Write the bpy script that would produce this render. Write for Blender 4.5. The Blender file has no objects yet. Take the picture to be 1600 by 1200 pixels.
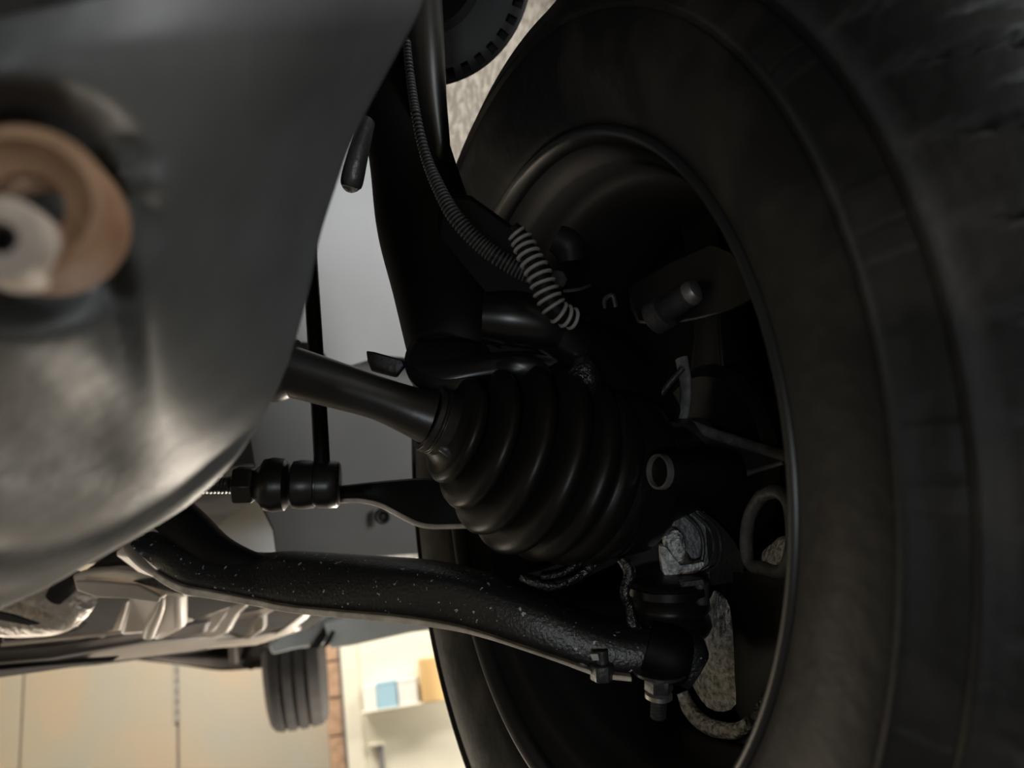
import bpy, bmesh, math, random
from mathutils import Vector, Matrix, noise
random.seed(7)
S = bpy.context.scene
COL = S.collection
R = math.radians

# ------------------------------------------------------------------ camera
F = 1180.0
cam_d = bpy.data.cameras.new('camera'); cam = bpy.data.objects.new('camera', cam_d); COL.objects.link(cam)
cam_d.sensor_width = 36; cam_d.lens = 36*F/1600; cam_d.clip_start = .01; cam_d.clip_end = 60
CAM = Matrix.Translation((0, 0, 1.5)) @ Matrix.Rotation(R(90+18), 4, 'X') @ Matrix.Rotation(R(-8.9), 4, 'Z')
cam.matrix_world = CAM
cam_d.dof.use_dof = True; cam_d.dof.focus_distance = .5; cam_d.dof.aperture_fstop = 6.4
S.camera = cam
S.view_settings.view_transform = 'Standard'; S.view_settings.look = 'None'
S.view_settings.gamma = 1; S.view_settings.exposure = 0.0; S.view_settings.use_curve_mapping = False
S.cycles.max_bounces = 6

# ------------------------------------------------------------------ world and lights
w = bpy.data.worlds.new('world'); S.world = w; w.use_nodes = True
w.node_tree.nodes['Background'].inputs[0].default_value = (.75, .85, 1, 1)
w.node_tree.nodes['Background'].inputs[1].default_value = .1

def area(name, loc, target, sx, sy, power, col):
    l = bpy.data.lights.new(name, 'AREA'); l.shape = 'RECTANGLE'; l.size = sx; l.size_y = sy; l.energy = power; l.color = col
    o = bpy.data.objects.new(name, l); COL.objects.link(o); o.location = loc
    o.rotation_euler = (Vector(target)-Vector(loc)).to_track_quat('-Z', 'Y').to_euler()
    return o
# daylight from the right, added fill lamps at left and front, garage tube lights overhead, a work lamp standing low
area('ceiling_tube_light', (-2.0, 5.0, 3.9), (-2.0, 5.5, 0), 2.4, .5, 190, (1, .93, .82))
area('ceiling_tube_light', (1.9, 4.2, 3.9), (1.9, 4.8, 0), 2.4, .5, 190, (1, .95, .86))
area('left_fill_light', (-2.5, 2.7, .6), (-.1, .5, 1.5), 1.6, .7, 24, (1, .86, .7))  # added warm fill from low left, no door there
area('low_work_lamp', (-.15, 3.1, .55), (-.05, .5, 1.5), .7, .4, 55, (1, .88, .74))
pl_ = bpy.data.lights.new('wall_lamp', 'POINT'); pl_.energy = 26; pl_.color = (1, .95, .85); pl_.shadow_soft_size = .12
po_ = bpy.data.objects.new('wall_lamp', pl_); COL.objects.link(po_); po_.location = (-.15, 5.9, .95)
area('side_daylight', (1.9, .85, 1.95), (-.05, .95, 1.95), .8, .8, 35, (.97, .98, 1))
area('front_fill_light', (-.2, -1.1, 1.05), (.15, .5, 1.55), .3, .12, 3.6, (.86, .93, 1))  # added unseen lamp in front, brightens the greased knuckle
area('front_daylight', (1.3, -.65, 1.92), (.3, .2, 1.68), .4, .4, 12, (.9, .96, 1))

def C(x, y, z):            # camera axes (right, up, forward) in metres -> room
    return CAM @ Vector((x, y, -z))
def P(px, py, d):          # a sight line at a distance -> room
    return C((px-800)/F*d, (600-py)/F*d, d)
def D(x, y, z):            # direction
    return (CAM.to_3x3() @ Vector((x, y, -z))).normalized()

# ------------------------------------------------------------------ materials
def mat(name, col, rough=.5, metal=0, spec=.5, coat=0, noise_amt=0, noise_scale=20, bump=0, bump_scale=60, col2=None, coords='Object', bump_dist=.002, detail=6, coat_rough=.1, thresh=None):
    m = bpy.data.materials.new(name); m.use_nodes = True
    nt = m.node_tree; b = nt.nodes['Principled BSDF']
    b.inputs['Base Color'].default_value = (*col, 1); b.inputs['Roughness'].default_value = rough
    b.inputs['Metallic'].default_value = metal; b.inputs['Specular IOR Level'].default_value = spec
    b.inputs['Coat Weight'].default_value = coat; b.inputs['Coat Roughness'].default_value = coat_rough
    tc = nt.nodes.new('ShaderNodeTexCoord')
    if noise_amt or col2:
        n = nt.nodes.new('ShaderNodeTexNoise'); n.inputs['Scale'].default_value = noise_scale; n.inputs['Detail'].default_value = detail
        nt.links.new(tc.outputs[coords], n.inputs['Vector'])
        r = nt.nodes.new('ShaderNodeValToRGB')
        lo, hi = thresh or (.35, .68)
        r.color_ramp.elements[0].position = lo; r.color_ramp.elements[1].position = hi
        c2 = col2 or tuple(c*(1+noise_amt) for c in col)
        c1 = col if col2 else tuple(c*(1-noise_amt) for c in col)
        r.color_ramp.elements[0].color = (*c1, 1); r.color_ramp.elements[1].color = (*c2, 1)
        nt.links.new(n.outputs['Fac'], r.inputs[0]); nt.links.new(r.outputs[0], b.inputs['Base Color'])
    if bump:
        n = nt.nodes.new('ShaderNodeTexNoise'); n.inputs['Scale'].default_value = bump_scale; n.inputs['Detail'].default_value = 4
        nt.links.new(tc.outputs[coords], n.inputs['Vector'])
        bp = nt.nodes.new('ShaderNodeBump'); bp.inputs['Strength'].default_value = bump; bp.inputs['Distance'].default_value = bump_dist
        nt.links.new(n.outputs['Fac'], bp.inputs['Height']); nt.links.new(bp.outputs[0], b.inputs['Normal'])
        if coat: nt.links.new(bp.outputs[0], b.inputs['Coat Normal'])
    return m
M = {}
M['tyre'] = mat('tyre_rubber', (.0095, .0095, .0095), .6, spec=.3, col2=(.032, .028, .024), noise_scale=15, bump=.4, bump_scale=90, thresh=(.48, .62))
M['tyre_plain'] = mat('rear_tyre_rubber', (.034, .032, .031), .8, noise_amt=.25)
M['rim'] = mat('rim_black_paint', (.009, .009, .0095), .5, spec=.3, noise_amt=.2)
M['rim_grey'] = mat('rim_barrel', (.013, .013, .0135), .5, spec=.22, noise_amt=.2, noise_scale=8)
M['black'] = mat('black_paint', (.003, .003, .003), .6, spec=.2)
M['black_gloss'] = mat('black_gloss_paint', (.007, .007, .008), .3, spec=.5)
M['rubber'] = mat('boot_rubber', (.010, .009, .008), .36, spec=.24, bump=.15, bump_scale=400, bump_dist=.0005)
M['shaft'] = mat('shaft_paint', (.016, .015, .015), .34, spec=.5, bump=.1, bump_scale=300, bump_dist=.0005)
M['arm'] = mat('arm_rough_paint', (.017, .017, .018), .33, spec=.6, bump=.7, bump_scale=420, bump_dist=.0009, col2=(.5, .5, .52), noise_scale=260, thresh=(.67, .70), detail=2)
M['edge'] = mat('lit_edge_tone', (.62, .55, .46), .55, noise_amt=.3, noise_scale=60, bump=.4, bump_scale=300)  # pale colour stands in for light catching the lower edges
M['grease'] = mat('greased_steel_glints', (.22, .225, .23), .25, metal=.2, bump=1, bump_scale=230, bump_dist=.007, col2=(1, 1, 1), noise_scale=260, thresh=(.28, .60))  # near-white spots paint wet glints into the grease
M['grease_dark'] = mat('wet_grease_black', (.015, .015, .016), .2, spec=.8, bump=1, bump_scale=200, bump_dist=.004)
M['cast_grey'] = mat('cast_grey_steel', (.13, .13, .13), .5, spec=.4, bump=.5, bump_scale=260, bump_dist=.002, noise_amt=.3, noise_scale=90)
M['lip'] = mat('rim_lip', (.022, .022, .022), .36, spec=.5)
M['steel'] = mat('bare_steel', (.45, .43, .4), .4, metal=.8, noise_amt=.3, noise_scale=80)
M['steel_dark'] = mat('dull_dark_steel', (.05, .05, .052), .42, metal=.3, bump=.4, bump_scale=200)
M['rust'] = mat('rusty_steel', (.12, .045, .015), .7, col2=(.27, .16, .09), noise_scale=45, bump=.3, bump_scale=120)
M['plug'] = mat('plug_steel', (.33, .27, .22), .55, noise_amt=.3, noise_scale=60)
M['case'] = mat('cast_aluminium_grey', (.082, .085, .084), .5, metal=.1, spec=.4, noise_amt=.18, noise_scale=16, bump=.25, bump_scale=40, bump_dist=.004)
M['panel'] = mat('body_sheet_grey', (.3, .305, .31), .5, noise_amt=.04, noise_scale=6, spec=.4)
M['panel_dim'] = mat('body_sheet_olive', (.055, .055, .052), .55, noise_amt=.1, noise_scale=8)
M['hose'] = mat('corrugated_hose', (.06, .06, .06), .45)
M['hose_light'] = mat('corrugated_hose_rib', (.3, .29, .28), .4)
M['under'] = mat('underbody_lit_tone', (.56, .5, .43), .45, noise_amt=.15, noise_scale=10, bump=.2, bump_scale=30)  # pale tone stands in for light bounced up from the floor
M['under_dark'] = mat('underbody_dark', (.022, .021, .02), .85, spec=.12, noise_amt=.3, noise_scale=14)  # dark tone paints the shade in pockets; plain dark parts share it
M['under_mid'] = mat('underbody_mid', (.14, .125, .115), .6, spec=.3, noise_amt=.2, noise_scale=14)
M['foil'] = mat('heat_shield_foil', (.6, .55, .5), .4, metal=.5, bump=.8, bump_scale=60, bump_dist=.01)
M['wallp'] = mat('wall_panel_tan', (.56, .45, .33), .75, col2=(.47, .45, .39), noise_scale=1.4, bump=.2, bump_scale=8)
M['wallw'] = mat('wall_cream', (.78, .74, .62), .75, noise_amt=.06, noise_scale=2)
M['concrete'] = mat('floor_concrete', (.13, .115, .095), .6, noise_amt=.12, noise_scale=2)
M['ceil'] = mat('ceiling_paint', (.5, .5, .48), .8)
M['brick'] = mat('brick_orange', (.62, .40, .27), .8, noise_amt=.2, noise_scale=14)
M['mortar'] = mat('mortar_dark', (.22, .2, .18), .9)
M['lift'] = mat('lift_paint_blue_grey', (.46, .5, .52), .5, noise_amt=.12, noise_scale=6)
M['pipe'] = mat('pipe_grey', (.2, .19, .19), .5)
M['white'] = mat('white_card', (.85, .84, .8), .6)
M['blue'] = mat('pale_blue_card', (.35, .55, .68), .6)
M['tan'] = mat('tan_card', (.68, .45, .2), .6)
M['zinc'] = mat('zinc_hook', (.6, .6, .62), .3, metal=.8)
# fibrous wheel-arch lining: stretched veins
def liner_mat():
    m = bpy.data.materials.new('fibrous_liner'); m.use_nodes = True; nt = m.node_tree; b = nt.nodes['Principled BSDF']
    b.inputs['Roughness'].default_value = .6
    tc = nt.nodes.new('ShaderNodeTexCoord'); mp = nt.nodes.new('ShaderNodeMapping'); nt.links.new(tc.outputs['Object'], mp.inputs[0])
    mp.inputs['Scale'].default_value = (120, 120, 34)
    n = nt.nodes.new('ShaderNodeTexNoise'); n.inputs['Scale'].default_value = 1; n.inputs['Detail'].default_value = 3; n.inputs['Distortion'].default_value = .7
    nt.links.new(mp.outputs[0], n.inputs['Vector'])
    r = nt.nodes.new('ShaderNodeValToRGB'); r.color_ramp.elements[0].color = (.27, .225, .17, 1); r.color_ramp.elements[1].color = (.5, .44, .36, 1)
    r.color_ramp.elements[0].position = .42; r.color_ramp.elements[1].position = .6
    nt.links.new(n.outputs['Fac'], r.inputs[0]); nt.links.new(r.outputs[0], b.inputs['Base Color'])
    bp = nt.nodes.new('ShaderNodeBump'); bp.inputs['Strength'].default_value = .9; bp.inputs['Distance'].default_value = .004
    nt.links.new(n.outputs['Fac'], bp.inputs['Height']); nt.links.new(bp.outputs[0], b.inputs['Normal'])
    return m
M['liner'] = liner_mat()

# ------------------------------------------------------------------ helpers
def link(o, parent):
    COL.objects.link(o)
    if parent:
        o.parent = parent
        bpy.context.view_layer.update()
        o.matrix_parent_inverse = parent.matrix_world.inverted()
def obj(name, bm, m, parent=None, smooth=35, bevel=0, seg=2, subsurf=0, label=None):
    me = bpy.data.meshes.new(name)
    bmesh.ops.recalc_face_normals(bm, faces=bm.faces)
    bm.to_mesh(me); bm.free()
    me.materials.append(M[m])
    for p in me.polygons: p.use_smooth = True
    me.set_sharp_from_angle(angle=R(smooth))
    o = bpy.data.objects.new(name, me); link(o, parent)
    if bevel:
        b = o.modifiers.new('bevel', 'BEVEL'); b.width = bevel; b.segments = seg; b.limit_method = 'ANGLE'; b.angle_limit = R(35)
    if subsurf:
        s = o.modifiers.new('sub', 'SUBSURF'); s.levels = s.render_levels = subsurf
    if label: o['label'] = label
    return o
def tag(o, label, cat, group=None, kind=None):
    o['label'] = label
    if cat: o['category'] = cat
    if group: o['group'] = group
    if kind: o['kind'] = kind
    return o
def thing(name, label, cat, loc, group=None):
    o = bpy.data.objects.new(name, None); o.empty_display_size = .02; COL.objects.link(o); o.location = loc
    bpy.context.view_layer.update()
    return tag(o, label, cat, group)
def spline(pts, n):
    """Catmull-Rom through tuples."""
    out = []
    k = len(pts)
    for i in range(k-1):
        p0 = pts[max(i-1, 0)]; p1 = pts[i]; p2 = pts[i+1]; p3 = pts[min(i+2, k-1)]
        for j in range(n):
            t = j/n
            out.append(tuple(.5*((2*b)+(-a+c)*t+(2*a-5*b+4*c-d)*t*t+(-a+3*b-3*c+d)*t**3) for a, b, c, d in zip(p0, p1, p2, p3)))
    out.append(tuple(pts[-1]))
    return out
def frame_axes(t, up=None):
    up = up or D(0, 1, 0)
    if abs(t.dot(up)) > .97: up = D(0, 0, 1)
    a = t.cross(up).normalized(); b = a.cross(t).normalized()
    return a, b
def sweep(bm, pts, rads, seg=20, cap=True, sq=1.0, up=None, power=1.0):
    """circular (or flattened by sq across) tube through world points"""
    rings = []
    a = None
    for i, p in enumerate(pts):
        t = (pts[min(i+1, len(pts)-1)]-pts[max(i-1, 0)]).normalized()
        if a is None: a, b = frame_axes(t, up)
        else:
            b = a.cross(t).normalized(); a = t.cross(b).normalized()
            b = a.cross(t).normalized()
        ring = []
        for k in range(seg):
            th = 2*math.pi*k/seg
            cx, sx = math.cos(th), math.sin(th)
            if power != 1: cx = math.copysign(abs(cx)**power, cx); sx = math.copysign(abs(sx)**power, sx)
            ring.append(bm.verts.new(p+a*cx*rads[i]*sq+b*sx*rads[i]))
        rings.append(ring)
    for r0, r1 in zip(rings, rings[1:]):
        for k in range(seg): bm.faces.new((r0[k], r0[(k+1) % seg], r1[(k+1) % seg], r1[k]))
    if cap: bm.faces.new(rings[0][::-1]); bm.faces.new(rings[-1])
    return bm
def tube(pts, n=8, seg=20, bm=None, sq=1.0, power=1.0, up=None):
    """pts: (px, py, depth, radius in px at that depth) -> swept tube"""
    bm = bm or bmesh.new()
    q = spline(pts, n) if n > 1 else pts
    return sweep(bm, [P(a, b, c) for a, b, c, r in q], [r*c/F for a, b, c, r in q], seg, sq=sq, power=power, up=up)
def lathe(org, axis, prof, seg=64, bm=None, arc=None, close=False):
    """prof: (along axis, radius)"""
    bm = bm or bmesh.new()
    a, b = frame_axes(axis)
    rings = []
    for s, r in prof:
        rings.append([bm.verts.new(org+axis*s+(a*math.cos(2*math.pi*k/seg)+b*math.sin(2*math.pi*k/seg))*max(r, 1e-5)) for k in range(seg)])
    pr = list(zip(rings, rings[1:]))
    if close: pr.append((rings[-1], rings[0]))
    for r0, r1 in pr:
        for k in range(seg): bm.faces.new((r0[k], r0[(k+1) % seg], r1[(k+1) % seg], r1[k]))
    if not close:
        if prof[0][1] > 1e-4: bm.faces.new(rings[0][::-1])
        if prof[-1][1] > 1e-4: bm.faces.new(rings[-1])
    return bm
def plate(out, thick, n=1, bm=None, dirn=None, dome=0):
    """out: (px, py, depth) outline, thickened away from the viewer's side by thick metres"""
    bm = bm or bmesh.new()
    q = spline(list(out)+[out[0]], n)[:-1] if n > 1 else list(out)
    v = dirn or D(0, 0, 1)
    W = [P(*p) for p in q]
    A = [bm.verts.new(p) for p in W]; B = [bm.verts.new(p+v*thick) for p in W]
    k = len(A)
    cen = sum(W, Vector())/k
    if dome:
        rings = [A]
        for f, h in ((.72, .6), (.38, .92)):
            rings.append([bm.verts.new(cen+(p-cen)*f-v*dome*h) for p in W])
        for r0, r1 in zip(rings, rings[1:]):
            for i in range(k): bm.faces.new((r0[i], r0[(i+1) % k], r1[(i+1) % k], r1[i]))
        c = bm.verts.new(cen-v*dome)
        for i in range(k): bm.faces.new((rings[-1][i], rings[-1][(i+1) % k], c))
        bm.faces.new(B[::-1])
    else:
        f1 = bm.faces.new(A); f2 = bm.faces.new(B[::-1])
        bmesh.ops.triangulate(bm, faces=[f1, f2])
    for i in range(k): bm.faces.new((A[i], B[i], B[(i+1) % k], A[(i+1) % k]))
    return bm
def box(bm, lo, hi, mtx=None):
    lo = Vector(lo); hi = Vector(hi)
    vs = [bm.verts.new(Vector((x, y, z))) for x in (lo.x, hi.x) for y in (lo.y, hi.y) for z in (lo.z, hi.z)]
    if mtx:
        for v in vs: v.co = mtx @ v.co
    for f in ((0, 1, 3, 2), (4, 6, 7, 5), (0, 4, 5, 1), (2, 3, 7, 6), (0, 2, 6, 4), (1, 5, 7, 3)): bm.faces.new([vs[i] for i in f])
    return bm
def hexcyl(org, axis, r, h, bm=None, seg=6):
    return lathe(org, axis, [(0, r*.93), (h*.12, r), (h*.88, r), (h, r*.93)], seg, bm)
def thread(org, axis, r, h, n=10):
    prof = []
    for i in range(n):
        s = h*i/n; prof += [(s, r*.86), (s+h/n*.5, r)]
    prof += [(h, r*.8)]
    return lathe(org, axis, prof, 20)

# ------------------------------------------------------------------ room
def wall_box(name, lo, hi, m, kind='structure'):
    o = obj(name, box(bmesh.new(), lo, hi), m); o['kind'] = kind; return o
wall_box('floor', (-5, -4, -.1), (5, 8.3, 0), 'concrete')
wall_box('ceiling', (-5, -4, 4.0), (5, 8.3, 4.1), 'ceil')
wall_box('wall_left', (-5.1, -4, 0), (-5, 8.3, 4), 'wallw')
wall_box('wall_right', (5, -4, 0), (5.1, 8.3, 4), 'wallw')
wall_box('wall_front', (-5, -4.1, 0), (5, -4, 4), 'wallw')
YB = 7.0
def ray_y(px, py, y):      # where a sight line meets the plane y = const
    o = CAM.translation; d = P(px, py, 1)-o
    return o+d*((y-o.y)/d.y)
xs1 = ray_y(33, 1120, YB).x; xs2 = ray_y(277, 1120, YB).x; xb0 = ray_y(512, 1080, YB).x; xb1 = ray_y(531, 1080, YB).x
wb = wall_box('wall_back', (-5, YB+.02, 0), (5, YB+.2, 4), 'mortar')
pw = xs2-xs1
k = 0
x = xs1-3*pw
while x < xb0-.02:
    x1 = min(x+pw, xb0)
    for z0, z1 in ((0, 4),):
        o = obj('wall_panel', box(bmesh.new(), (x+.012, YB, z0), (x1-.012, YB+.03, z1)), 'wallp', wb, bevel=.006)
    x += pw
# brick pilaster
z = 0; i = 0
while z < 2.6:
    off = 0
    obj('brick', box(bmesh.new(), (xb0+.005, YB-.07+.004*(i % 3), z), (xb1+.02, YB+.02, z+.285)), 'brick', wb, bevel=.006)
    z += .3; i += 1
# cream partition to the right, nearer
YW = 6.3
xw0 = ray_y(556, 1080, YW).x
wall_box('wall_partition', (xw0, YW, 0), (5, YW+.12, 4), 'wallw')
wall_box('trim_1', (xw0-.09, YW-.03, 0), (xw0+.03, YW+.15, 4), 'wallw')
xp = ray_y(541, 1080, YW+.1).x
o = obj('drain_pipe', sweep(bmesh.new(), [Vector((xp, YW+.1, z)) for z in (0, 1.9, 2.2)], [.045]*3, 16), 'pipe')
tag(o, 'dark grey vertical pipe between the brick pilaster and the cream wall', 'pipe')

# shelf with cards
def wx(px, py, y): return ray_y(px, py, y)
def wallcard(name, x0, x1, y0, y1, m, label, cat, th=.08, grp=None):
    a = wx(x0, y1, YW-.1); b = wx(x1, y0, YW-.1)
    o = obj(name, box(bmesh.new(), (a.x, YW-.13, a.z), (b.x, YW-.13+th, b.z)), m, bevel=.006)
    return tag(o, label, cat, grp)
sa = wx(565, 1112, YW-.1)
shelf = thing('wall_shelf', 'pale cream shelf board on the cream wall under a row of boxes', 'shelf', (sa.x, YW, sa.z))
obj('shelf_board', box(bmesh.new(), (sa.x, YW-.16, sa.z-.012), (sa.x+1.25, YW-.01, sa.z)), 'wallw', shelf, bevel=.004)
def on_shelf(name, x0, x1, h, m, label, cat='box'):
    a = wx(x0, 1090, YW-.12).x; b = wx(x1, 1090, YW-.12).x
    t = thing(name, label, cat, ((a+b)/2, YW-.09, sa.z))
    obj('carton', box(bmesh.new(), (a+.004, YW-.15, sa.z+.001), (b-.004, YW-.03, sa.z+h)), m, t, bevel=.004)
    obj('lid_flap', box(bmesh.new(), (a+.002, YW-.152, sa.z+h-.02), (b-.002, YW-.028, sa.z+h+.004)), m, t, bevel=.002)
on_shelf('cardboard_box', 568, 590, .17, 'white', 'white box at the left end of the shelf')
on_shelf('cardboard_box', 589, 622, .185, 'blue', 'pale blue box on the shelf beside two white boxes')
on_shelf('cardboard_box', 623, 655, .185, 'white', 'white box between the pale blue and the tan one')
a = wx(662, 1090, YW-.12).x; b = wx(690, 1090, YW-.12).x; c = wx(722, 1090, YW-.12).x
tb = thing('paper_roll', 'tan roll of brown paper standing on the shelf near the front tyre', 'roll', ((a+b)/2, YW-.1, sa.z))
obj('roll_body', lathe(Vector(((a+b)/2+.045, YW-.1, sa.z+.001)), Vector((0, 0, 1)), [(0, .13), (.31, .13)], 32), 'tan', tb, bevel=.004)
bm = bmesh.new(); vs = [Vector((b, YW-.1, sa.z+.26)), Vector((c, YW-.12, sa.z+.14)), Vector((c, YW-.12, sa.z+.02)), Vector((b, YW-.1, sa.z+.02))]
A = [bm.verts.new(v) for v in vs]; B = [bm.verts.new(v+Vector((0, .01, 0))) for v in vs]
bm.faces.new(A); bm.faces.new(B[::-1])
for i in range(4): bm.faces.new((A[i], B[i], B[(i+1) % 4], A[(i+1) % 4]))
obj('loose_sheet', bm, 'tan', tb)
# wall bracket lower down and hanging hook chain
h0 = wx(590, 1165, YW-.02)
br = thing('wall_bracket', 'small cream metal bracket fixed to the cream wall below the shelf', 'bracket', h0)
obj('upright', box(bmesh.new(), (h0.x, YW-.03, h0.z-.35), (h0.x+.04, YW, h0.z)), 'pipe', br, bevel=.004)
obj('arm', box(bmesh.new(), (h0.x-.06, YW-.05, h0.z), (h0.x+.05, YW, h0.z+.02)), 'wallw', br, bevel=.004)
ch = thing('metal_strip', 'narrow shiny metal strip running down the joint between tan wall panels', 'strip', (xs2, YB-.01, 0))
z0 = wx(277, 1128, YB).z; z1 = wx(275, 1040, YB).z
zz = z0
while zz < z1:
    obj('clip', box(bmesh.new(), (xs2-.014, YB-.02, zz), (xs2+.014, YB, zz+.07)), 'zinc', ch, bevel=.004); zz += .085

# ------------------------------------------------------------------ front wheel
WC = C(.03096, -.05633, .50178); WN = D(.91788, 0, .39727)
fw = thing('front_wheel', 'big black front wheel seen from its inner side at the right', 'wheel', WC)
UA, UB = frame_axes(WN)
# tyre as a fine grid: profile across, angle around
prof = [(.004, .2165), (-.004, .2185), (-.008, .226), (-.015, .240), (-.019, .252), (-.020, .264), (-.0195, .272), (-.0185, .276), (-.0215, .2775), (-.0215, .2795), (-.018, .281),
        (-.014, .289), (-.0105, .2945), (-.012, .2965), (-.0112, .2995), (-.0075, .3005), (-.004, .306), (0, .312), (.004, .3175), (.008, .3225), (.0125, .327), (.0175, .331), (.024, .3345), (.031, .337), (.038, .3385),
        (.045, .3395), (.047, .332), (.053, .332), (.055, .3405), (.065, .341), (.075, .3415), (.085, .342), (.087, .334), (.094, .334), (.096, .342), (.105, .342), (.115, .3415), (.125, .341),
        (.127, .333), (.133, .333), (.135, .3405), (.145, .3395), (.152, .338), (.159, .336), (.166, .333), (.172, .328), (.178, .32), (.184, .31), (.19, .298), (.197, .28), (.198, .262), (.193, .24), (.186, .226), (.18, .217)]
bm = bmesh.new(); NT = 1440
NG = 60
rings = []
def lerp(a, b, t): return a+(b-a)*t
for j, (s, r) in enumerate(prof):
    ring = []
    p0 = prof[max(j-1, 0)]; p1 = prof[min(j+1, len(prof)-1)]
    nx, ny = -(p1[1]-p0[1]), (p1[0]-p0[0]); L = math.hypot(nx, ny)   # outward normal in (s, r)
    nx, ny = nx/L, ny/L
    for k in range(NT):
        th = 2*math.pi*k/NT
        dep = 0
        if .299 < r and 16 < j < 45:
            u = j-16
            ph = (th*NG/(2*math.pi) + .35*math.sin(u*.16)+ .02*u) % 1
            wdt = .10 if u < 6 else .12
            if r > .3005: dep = .0058*min(1, max(0, (wdt-abs(ph-.5))/.03))*min(1, (u)/3)
            # short sipe between the grooves
            if 4 < u < 12 and abs(((ph+.5) % 1)-.5) < .035: dep = max(dep, .0025)
        elif .2815 < r < .2935 and j < 16:            # raised block marks on the sidewall
            a = (th*180/math.pi) % 17
            if 3 < a < 9 and not 5 < a < 5.5: dep = -.0012
        q = WC+WN*(s-nx*dep)+(UA*math.cos(th)+UB*math.sin(th))*(r-ny*dep)
        ring.append(bm.verts.new(q))
    rings.append(ring)
for r0, r1 in zip(rings, rings[1:]):
    for k in range(NT): bm.faces.new((r0[k], r0[(k+1) % NT], r1[(k+1) % NT], r1[k]))
obj('tyre', bm, 'tyre', fw, smooth=60)
rimprof = [(.012, .2175), (.002, .2178), (-.003, .2165), (-.004, .2145), (-.0015, .2125), (.006, .2095), (.014, .207), (.019, .2025), (.022, .199), (.038, .1975), (.044, .193), (.052, .1885), (.085, .1865), (.125, .1855), (.135, .189), (.155, .197), (.165, .206), (.17, .212), (.178, .213), (.178, .218), (.168, .218), (.16, .209), (.13, .195), (.05, .195), (.03, .206), (.016, .213)]
obj('rim_barrel', lathe(WC, WN, rimprof, 160, close=True), 'rim_grey', fw, smooth=50)
obj('rim_lip', lathe(WC, WN, [(.004, .2185), (-.003, .2183), (-.0055, .2168), (-.006, .2145), (-.0035, .2118), (.002, .2098), (.006, .2088), (.008, .2105)], 200, close=True), 'lip', fw, smooth=60)
# wheel face: hub plate and spokes
obj('hub_plate', lathe(WC, WN, [(.118, .022), (.118, .062), (.124, .070), (.142, .074), (.15, .06), (.15, .022)], 64, close=True), 'rim', fw)
obj('spoke_backing_disc', lathe(WC, WN, [(.163, .0), (.163, .2085), (.169, .2085), (.178, .0)], 64), 'rim', fw)  # dark disc added to black out the spoke windows
for i in range(5):
    a0 = R(72*i+24)
    d = UA*math.cos(a0)+UB*math.sin(a0); t = WN.cross(d).normalized()
    bm = bmesh.new()
    ringsl = []
    for r_, w_, s0, s1 in ((.055, .026, .122, .15), (.09, .019, .126, .152), (.13, .018, .128, .156), (.165, .024, .126, .16), (.192, .036, .13, .163)):
        c0 = WC+d*r_
        ringsl.append([bm.verts.new(c0+t*w_+WN*s1), bm.verts.new(c0+t*w_*.8+WN*s0), bm.verts.new(c0+t*w_*.35+WN*(s0+.004)), bm.verts.new(c0-t*w_*.35+WN*(s0+.004)), bm.verts.new(c0-t*w_*.8+WN*s0), bm.verts.new(c0-t*w_+WN*s1)])
    for r0, r1 in zip(ringsl, ringsl[1:]):
        for k in range(6): bm.faces.new((r0[k], r0[(k+1) % 6], r1[(k+1) % 6], r1[k]))
    bm.faces.new(ringsl[0]); bm.faces.new(ringsl[-1][::-1])
    obj('spoke', bm, 'rim', fw, bevel=.003)

# ------------------------------------------------------------------ brake, hub, knuckle
def kd(px):                # depth of the wheel face along a sight line: things inside the rim stay in front of it
    k = (px-800)/F; r = (k*.546-.134)/(.397+.918*k); return .546-.918*r-.014
def K(pts): return [(p[0], p[1], min(p[2], kd(p[0])) if p[0] > 1060 else p[2], *p[3:]) for p in pts]
kn = thing('steering_knuckle', 'black cast steering knuckle around the outer joint inside the wheel', 'knuckle', P(1080, 800, .54))
obj('hub_carrier', lathe(WC, WN, [(.07, .018), (.07, .026), (.075, .03), (.115, .032), (.115, .02)], 64, close=True), 'steel_dark', kn, bevel=.002)
obj('upper_arm', tube(K([(895, 520, .50, 42), (930, 560, .51, 46), (985, 600, .53, 50), (1030, 660, .55, 46)]), 6, 20, sq=.7), 'black', kn)
obj('strut_clamp', tube(K([(830, 505, .48, 36), (870, 520, .485, 42), (905, 545, .49, 40)]), 4, 24), 'black_gloss', kn)
obj('lower_arm', plate(K([(1010, 770, .53), (1045, 790, .53), (1100, 800, .54), (1150, 850, .55), (1160, 900, .55), (1110, 915, .54), (1040, 915, .55), (985, 905, .54), (975, 870, .54), (1005, 845, .54), (1020, 810, .54)]), .03, 3, dome=.0), 'steel_dark', kn)
obj('caliper_ear', tube(K([(1065, 560, .55, 13), (1072, 610, .55, 12), (1062, 660, .55, 11), (1020, 690, .545, 9), (975, 650, .54, 8)]), 8, 14, sq=.6), 'cast_grey', kn)
obj('greased_boss', plate(K([(1040, 838, .512), (1055, 828, .512), (1068, 838, .512), (1072, 862, .512), (1066, 880, .512), (1052, 880, .512), (1042, 862, .512)]), .012, 3, dome=.006), 'grease', kn, label='greased boss on the knuckle with painted silvery glints')
obj('greased_lip', plate(K([(1033, 855, .508), (1040, 855, .508), (1048, 885, .508), (1075, 885, .508), (1098, 878, .508), (1100, 884, .508), (1085, 896, .508), (1062, 900, .508), (1040, 902, .508), (1034, 880, .508)]), .008, 2, dome=.003), 'grease', kn)
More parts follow.
